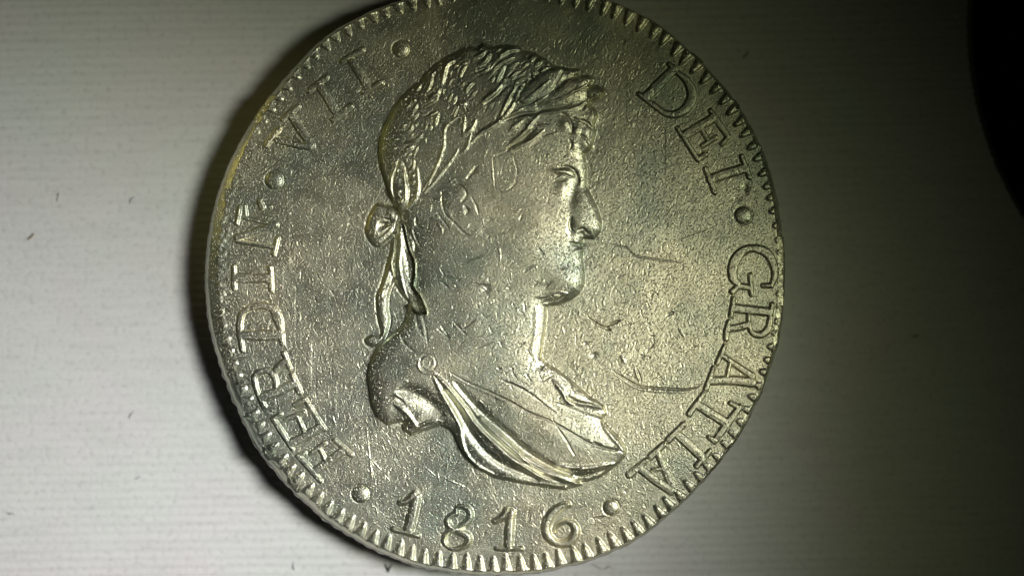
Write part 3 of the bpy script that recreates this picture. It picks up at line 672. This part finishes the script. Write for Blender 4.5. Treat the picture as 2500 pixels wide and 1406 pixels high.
# the edge of the coin: milled wall from the lip of the face down to the paper
nth = 1440
th = np.linspace(-np.pi, np.pi, nth, endpoint=False)
rr = rout(th)
dth = 15 * np.exp(-((((np.degrees(th) + 12 + 180) % 360) - 180) / 50) ** 2) + 11 * np.exp(-((((np.degrees(th) - 178 + 180) % 360) - 180) / 42) ** 2)
lay = [(0.0, -17.0 + 0.0), (1.2, -19), (1.0, -26), (-0.5, -40), (-1.5, -60), (-4.0, -82), (-10.0, -92), (-30, -94.9)]
ring = []
lowb = np.exp(-((((np.degrees(th) - 135 + 180) % 360) - 180) / 70) ** 2)
mill = np.where((np.arange(nth) // 5) % 2 == 0, 0.0, -1.4)
for q, (dr_, z) in enumerate(lay):
    k_ = rr + dr_ * 1.0 + (lowb * (6.5 if 2 <= q <= 5 else (3.0 if q == 1 else 0)) if q >= 1 else -0.6) + (mill if 2 <= q <= 5 else 0)
    zz = np.full(nth, z) - dth * max(0.0, 1 + (z + 17) / 60.0) + (np.interp(th, tt, nz) * 0.8 if 0 < q < 6 else 0) + (1.0 if q == 0 else 0)
    ring.append(np.stack([k_ * np.cos(th) * S, -k_ * np.sin(th) * S, (THICK + zz) * S], 1))
co = np.vstack(ring); idx = np.arange(nth); nxt = (idx + 1) % nth
fc = []
for q in range(len(lay) - 1):
    fc.append(np.stack([q * nth + idx, q * nth + nxt, (q + 1) * nth + nxt, (q + 1) * nth + idx], 1))
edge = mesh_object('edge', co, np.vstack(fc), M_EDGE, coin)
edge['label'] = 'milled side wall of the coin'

# ------------------------------------------------------------------ surface: ribbed white paper
m, nt, b = nodes('ribbed_paper')
N = nt.nodes.new; K = nt.links.new
geo = N('ShaderNodeNewGeometry')
mp = N('ShaderNodeMapping'); mp.inputs['Scale'].default_value = (0.25, 1.6, 1); K(geo.outputs['Position'], mp.inputs['Vector'])
na = N('ShaderNodeTexNoise'); na.inputs['Scale'].default_value = 900; na.inputs['Detail'].default_value = 3; K(mp.outputs[0], na.inputs['Vector'])
nb = N('ShaderNodeTexNoise'); nb.inputs['Scale'].default_value = 2600; nb.inputs['Detail'].default_value = 3; K(geo.outputs['Position'], nb.inputs['Vector'])
nc = N('ShaderNodeTexNoise'); nc.inputs['Scale'].default_value = 120; nc.inputs['Detail'].default_value = 2; K(geo.outputs['Position'], nc.inputs['Vector'])
ra = N('ShaderNodeValToRGB'); ra.color_ramp.elements[0].position = 0.3; ra.color_ramp.elements[0].color = (0.545, 0.548, 0.545, 1); ra.color_ramp.elements[1].position = 0.6; ra.color_ramp.elements[1].color = (0.580, 0.583, 0.580, 1)
K(na.outputs['Fac'], ra.inputs[0])
rb = N('ShaderNodeValToRGB'); rb.color_ramp.elements[0].position = 0.30; rb.color_ramp.elements[0].color = (0.86, 0.86, 0.86, 1); rb.color_ramp.elements[1].position = 0.46; rb.color_ramp.elements[1].color = (1, 1, 1, 1)
K(nb.outputs['Fac'], rb.inputs[0])
rc = N('ShaderNodeValToRGB'); rc.color_ramp.elements[0].position = 0.35; rc.color_ramp.elements[0].color = (0.97, 1.0, 0.98, 1); rc.color_ramp.elements[1].position = 0.65; rc.color_ramp.elements[1].color = (1, 0.97, 0.99, 1)
K(nc.outputs['Fac'], rc.inputs[0])
m1 = N('ShaderNodeMix'); m1.data_type = 'RGBA'; m1.blend_type = 'MULTIPLY'; m1.inputs[0].default_value = 1; K(ra.outputs[0], m1.inputs[6]); K(rb.outputs[0], m1.inputs[7])
m2 = N('ShaderNodeMix'); m2.data_type = 'RGBA'; m2.blend_type = 'MULTIPLY'; m2.inputs[0].default_value = 1; K(m1.outputs[2], m2.inputs[6]); K(rc.outputs[0], m2.inputs[7])
K(m2.outputs[2], b.inputs['Base Color'])
b.inputs['Roughness'].default_value = 0.95; b.inputs['Specular IOR Level'].default_value = 0.15
bp = N('ShaderNodeBump'); bp.inputs['Strength'].default_value = 0.35; bp.inputs['Distance'].default_value = 3 * S; K(nb.outputs['Fac'], bp.inputs['Height']); K(bp.outputs[0], b.inputs['Normal'])
M_PAPER = m
px = np.arange(-700, 3300, 40.0); py = np.arange(-600, 2050, 3.0)
AX, AY = np.meshgrid(px, py)
rib = np.sin(2 * np.pi * (AY + 3.5 * np.sin(AX / 310.0) + 0.012 * AX) / 21.5) * 1.0
rw = np.interp(AY.ravel(), py, np.interp(py, py[::11], rng.randn(len(py[::11])) * 0.35)).reshape(AY.shape)
Z = -1.0 + rib + rw
ext = 9000.0
px2 = np.r_[-ext, px, ext]; py2 = np.r_[-ext, py, ext]
AX, AY = np.meshgrid(px2, py2); Z = np.pad(Z, 1, mode='edge')
co = np.stack([wx(AX).ravel(), wy(AY).ravel(), (Z * S).ravel()], 1)
n_ = len(px2); a = (np.arange(len(py2) - 1)[:, None] * n_ + np.arange(n_ - 1)[None]).ravel()
paper = mesh_object('paper_surface', co, np.stack([a, a + n_, a + n_ + 1, a + 1], 1), M_PAPER, None)
paper['kind'] = 'structure'

# ------------------------------------------------------------------ black disc at the right edge
m, nt, b = nodes('black_rubber'); b.inputs['Base Color'].default_value = (0.0012, 0.0012, 0.0012, 1); b.inputs['Roughness'].default_value = 1.0; b.inputs['Specular IOR Level'].default_value = 0.0
M_BLACK = m
zt = 26.0
k0 = (THICK + CAMH) / (THICK + CAMH - zt) ; k0 = (THICK + CAMH - zt) / CAMH   # keeps the traced rim in place at its own height
dcx, dcy, dR = 1250 + (3269 - 1250) * k0, 703 + (60 - 703) * k0, 888 * k0
prof = [(0.0, zt), (dR - 12, zt), (dR - 4, zt - 3), (dR, zt - 10), (dR, 4), (dR - 4, 0.8), (0.0, 0.8)]
nt_ = 256; t_ = np.linspace(0, 2 * np.pi, nt_, endpoint=False); ring = []
for r_, z_ in prof: ring.append(np.stack([max(r_, 0.01) * np.cos(t_) * S, max(r_, 0.01) * np.sin(t_) * S, np.full(nt_, z_ * S)], 1))
co = np.vstack(ring); idx = np.arange(nt_); nxt = (idx + 1) % nt_
fc = np.vstack([np.stack([q * nt_ + idx, (q + 1) * nt_ + idx, (q + 1) * nt_ + nxt, q * nt_ + nxt], 1) for q in range(len(prof) - 1)])
disc = mesh_object('black_disc', co, fc, M_BLACK, None)
disc.location = (wx(dcx), wy(dcy), 0)
disc['label'] = 'large matt black round disc cut off by the right edge of the frame'; disc['category'] = 'disc'

# ------------------------------------------------------------------ loose fibres on the paper
def fibre_mat(name, col):
    m, nt, b = nodes(name); b.inputs['Base Color'].default_value = (*col, 1); b.inputs['Roughness'].default_value = 0.8; return m
M_FB = fibre_mat('dark_fibre', (0.03, 0.03, 0.025)); M_FG = fibre_mat('grey_fibre', (0.36, 0.36, 0.37)); M_FO = fibre_mat('brown_fibre', (0.22, 0.15, 0.06))
def fibre(pts, rad, mat, label):
    kk = (THICK + CAMH) / CAMH
    q = catmull([(1250 + (x - 1250) * kk, 703 + (y - 703) * kk) for x, y in pts], 4.0)
    c0 = q.mean(0); n = len(q); ns = 6; co = []
    tg = np.gradient(q, axis=0); tg /= np.linalg.norm(tg, axis=1)[:, None]; pr = np.stack([-tg[:, 1], tg[:, 0]], 1)
    for s_i in range(n):
        rr_ = rad * (0.45 + 0.55 * math.sin(math.pi * min(1, (s_i + 0.6) / n)))
        for j in range(ns):
            an = 2 * math.pi * j / ns
            x = q[s_i, 0] + pr[s_i, 0] * math.cos(an) * rr_; y = q[s_i, 1] + pr[s_i, 1] * math.cos(an) * rr_
            co.append(((x - c0[0]) * S, -(y - c0[1]) * S, (rad * 0.8 + 0.6 + math.sin(an) * rr_) * S))
    fc = [(i * ns + j, i * ns + (j + 1) % ns, (i + 1) * ns + (j + 1) % ns, (i + 1) * ns + j) for i in range(n - 1) for j in range(ns)]
    o = mesh_object('fibre', np.array(co), np.array(fc), mat, None)
    o.location = (wx(c0[0]), wy(c0[1]), 0)
    o['label'] = label; o['category'] = 'fibre'; o['group'] = 'loose fibres on the paper'
fibre([(941,1376),(945,1385),(948,1395),(951,1386),(957,1377)], 1.7, M_FB, 'tiny black V-shaped fibre on the paper just below the coin')
fibre([(69,585),(78,578),(84,570)], 1.8, M_FO, 'short straight brown fibre on the paper at the far left')
fibre([(319,497),(321,487),(331,480)], 1.2, M_FG, 'curved grey fibre on the paper left of the coin, nearest its shadow')
fibre([(141,492),(143,478),(145,470)], 1.1, M_FG, 'thin upright grey fibre left of the coin, right of the brown fibre')
fibre([(316,1020),(321,1011),(328,1003)], 1.2, M_FG, 'slanted grey fibre on the bright paper, upper of the two short ones')
fibre([(329,1169),(336,1166),(344,1162)], 1.2, M_FG, 'nearly level grey fibre on the bright paper, lower of the two short ones')
fibre([(718,1370),(716,1380),(720,1391)], 1.1, M_FG, 'small hooked grey fibre near the bottom edge left of the V-shaped one')
fibre([(1445,1362+14),(1462,1385),(1478,1388),(1488,1380),(1500,1392)], 1.0, M_FG, 'long wavy grey hair on the paper under the lower right of the coin')
fibre([(1815,142),(1822,134),(1827,128)], 1.0, M_FB, 'short dark fibre on the dim paper at upper right of the coin')
fibre([(2228,819),(2236,821),(2244,815)], 1.0, M_FB, 'short dark fibre on the dim paper right of the coin')
fibre([(20,1248),(24,1256),(30,1250),(36,1256)], 1.1, M_FG, 'crinkled grey fibre at the lower left corner')
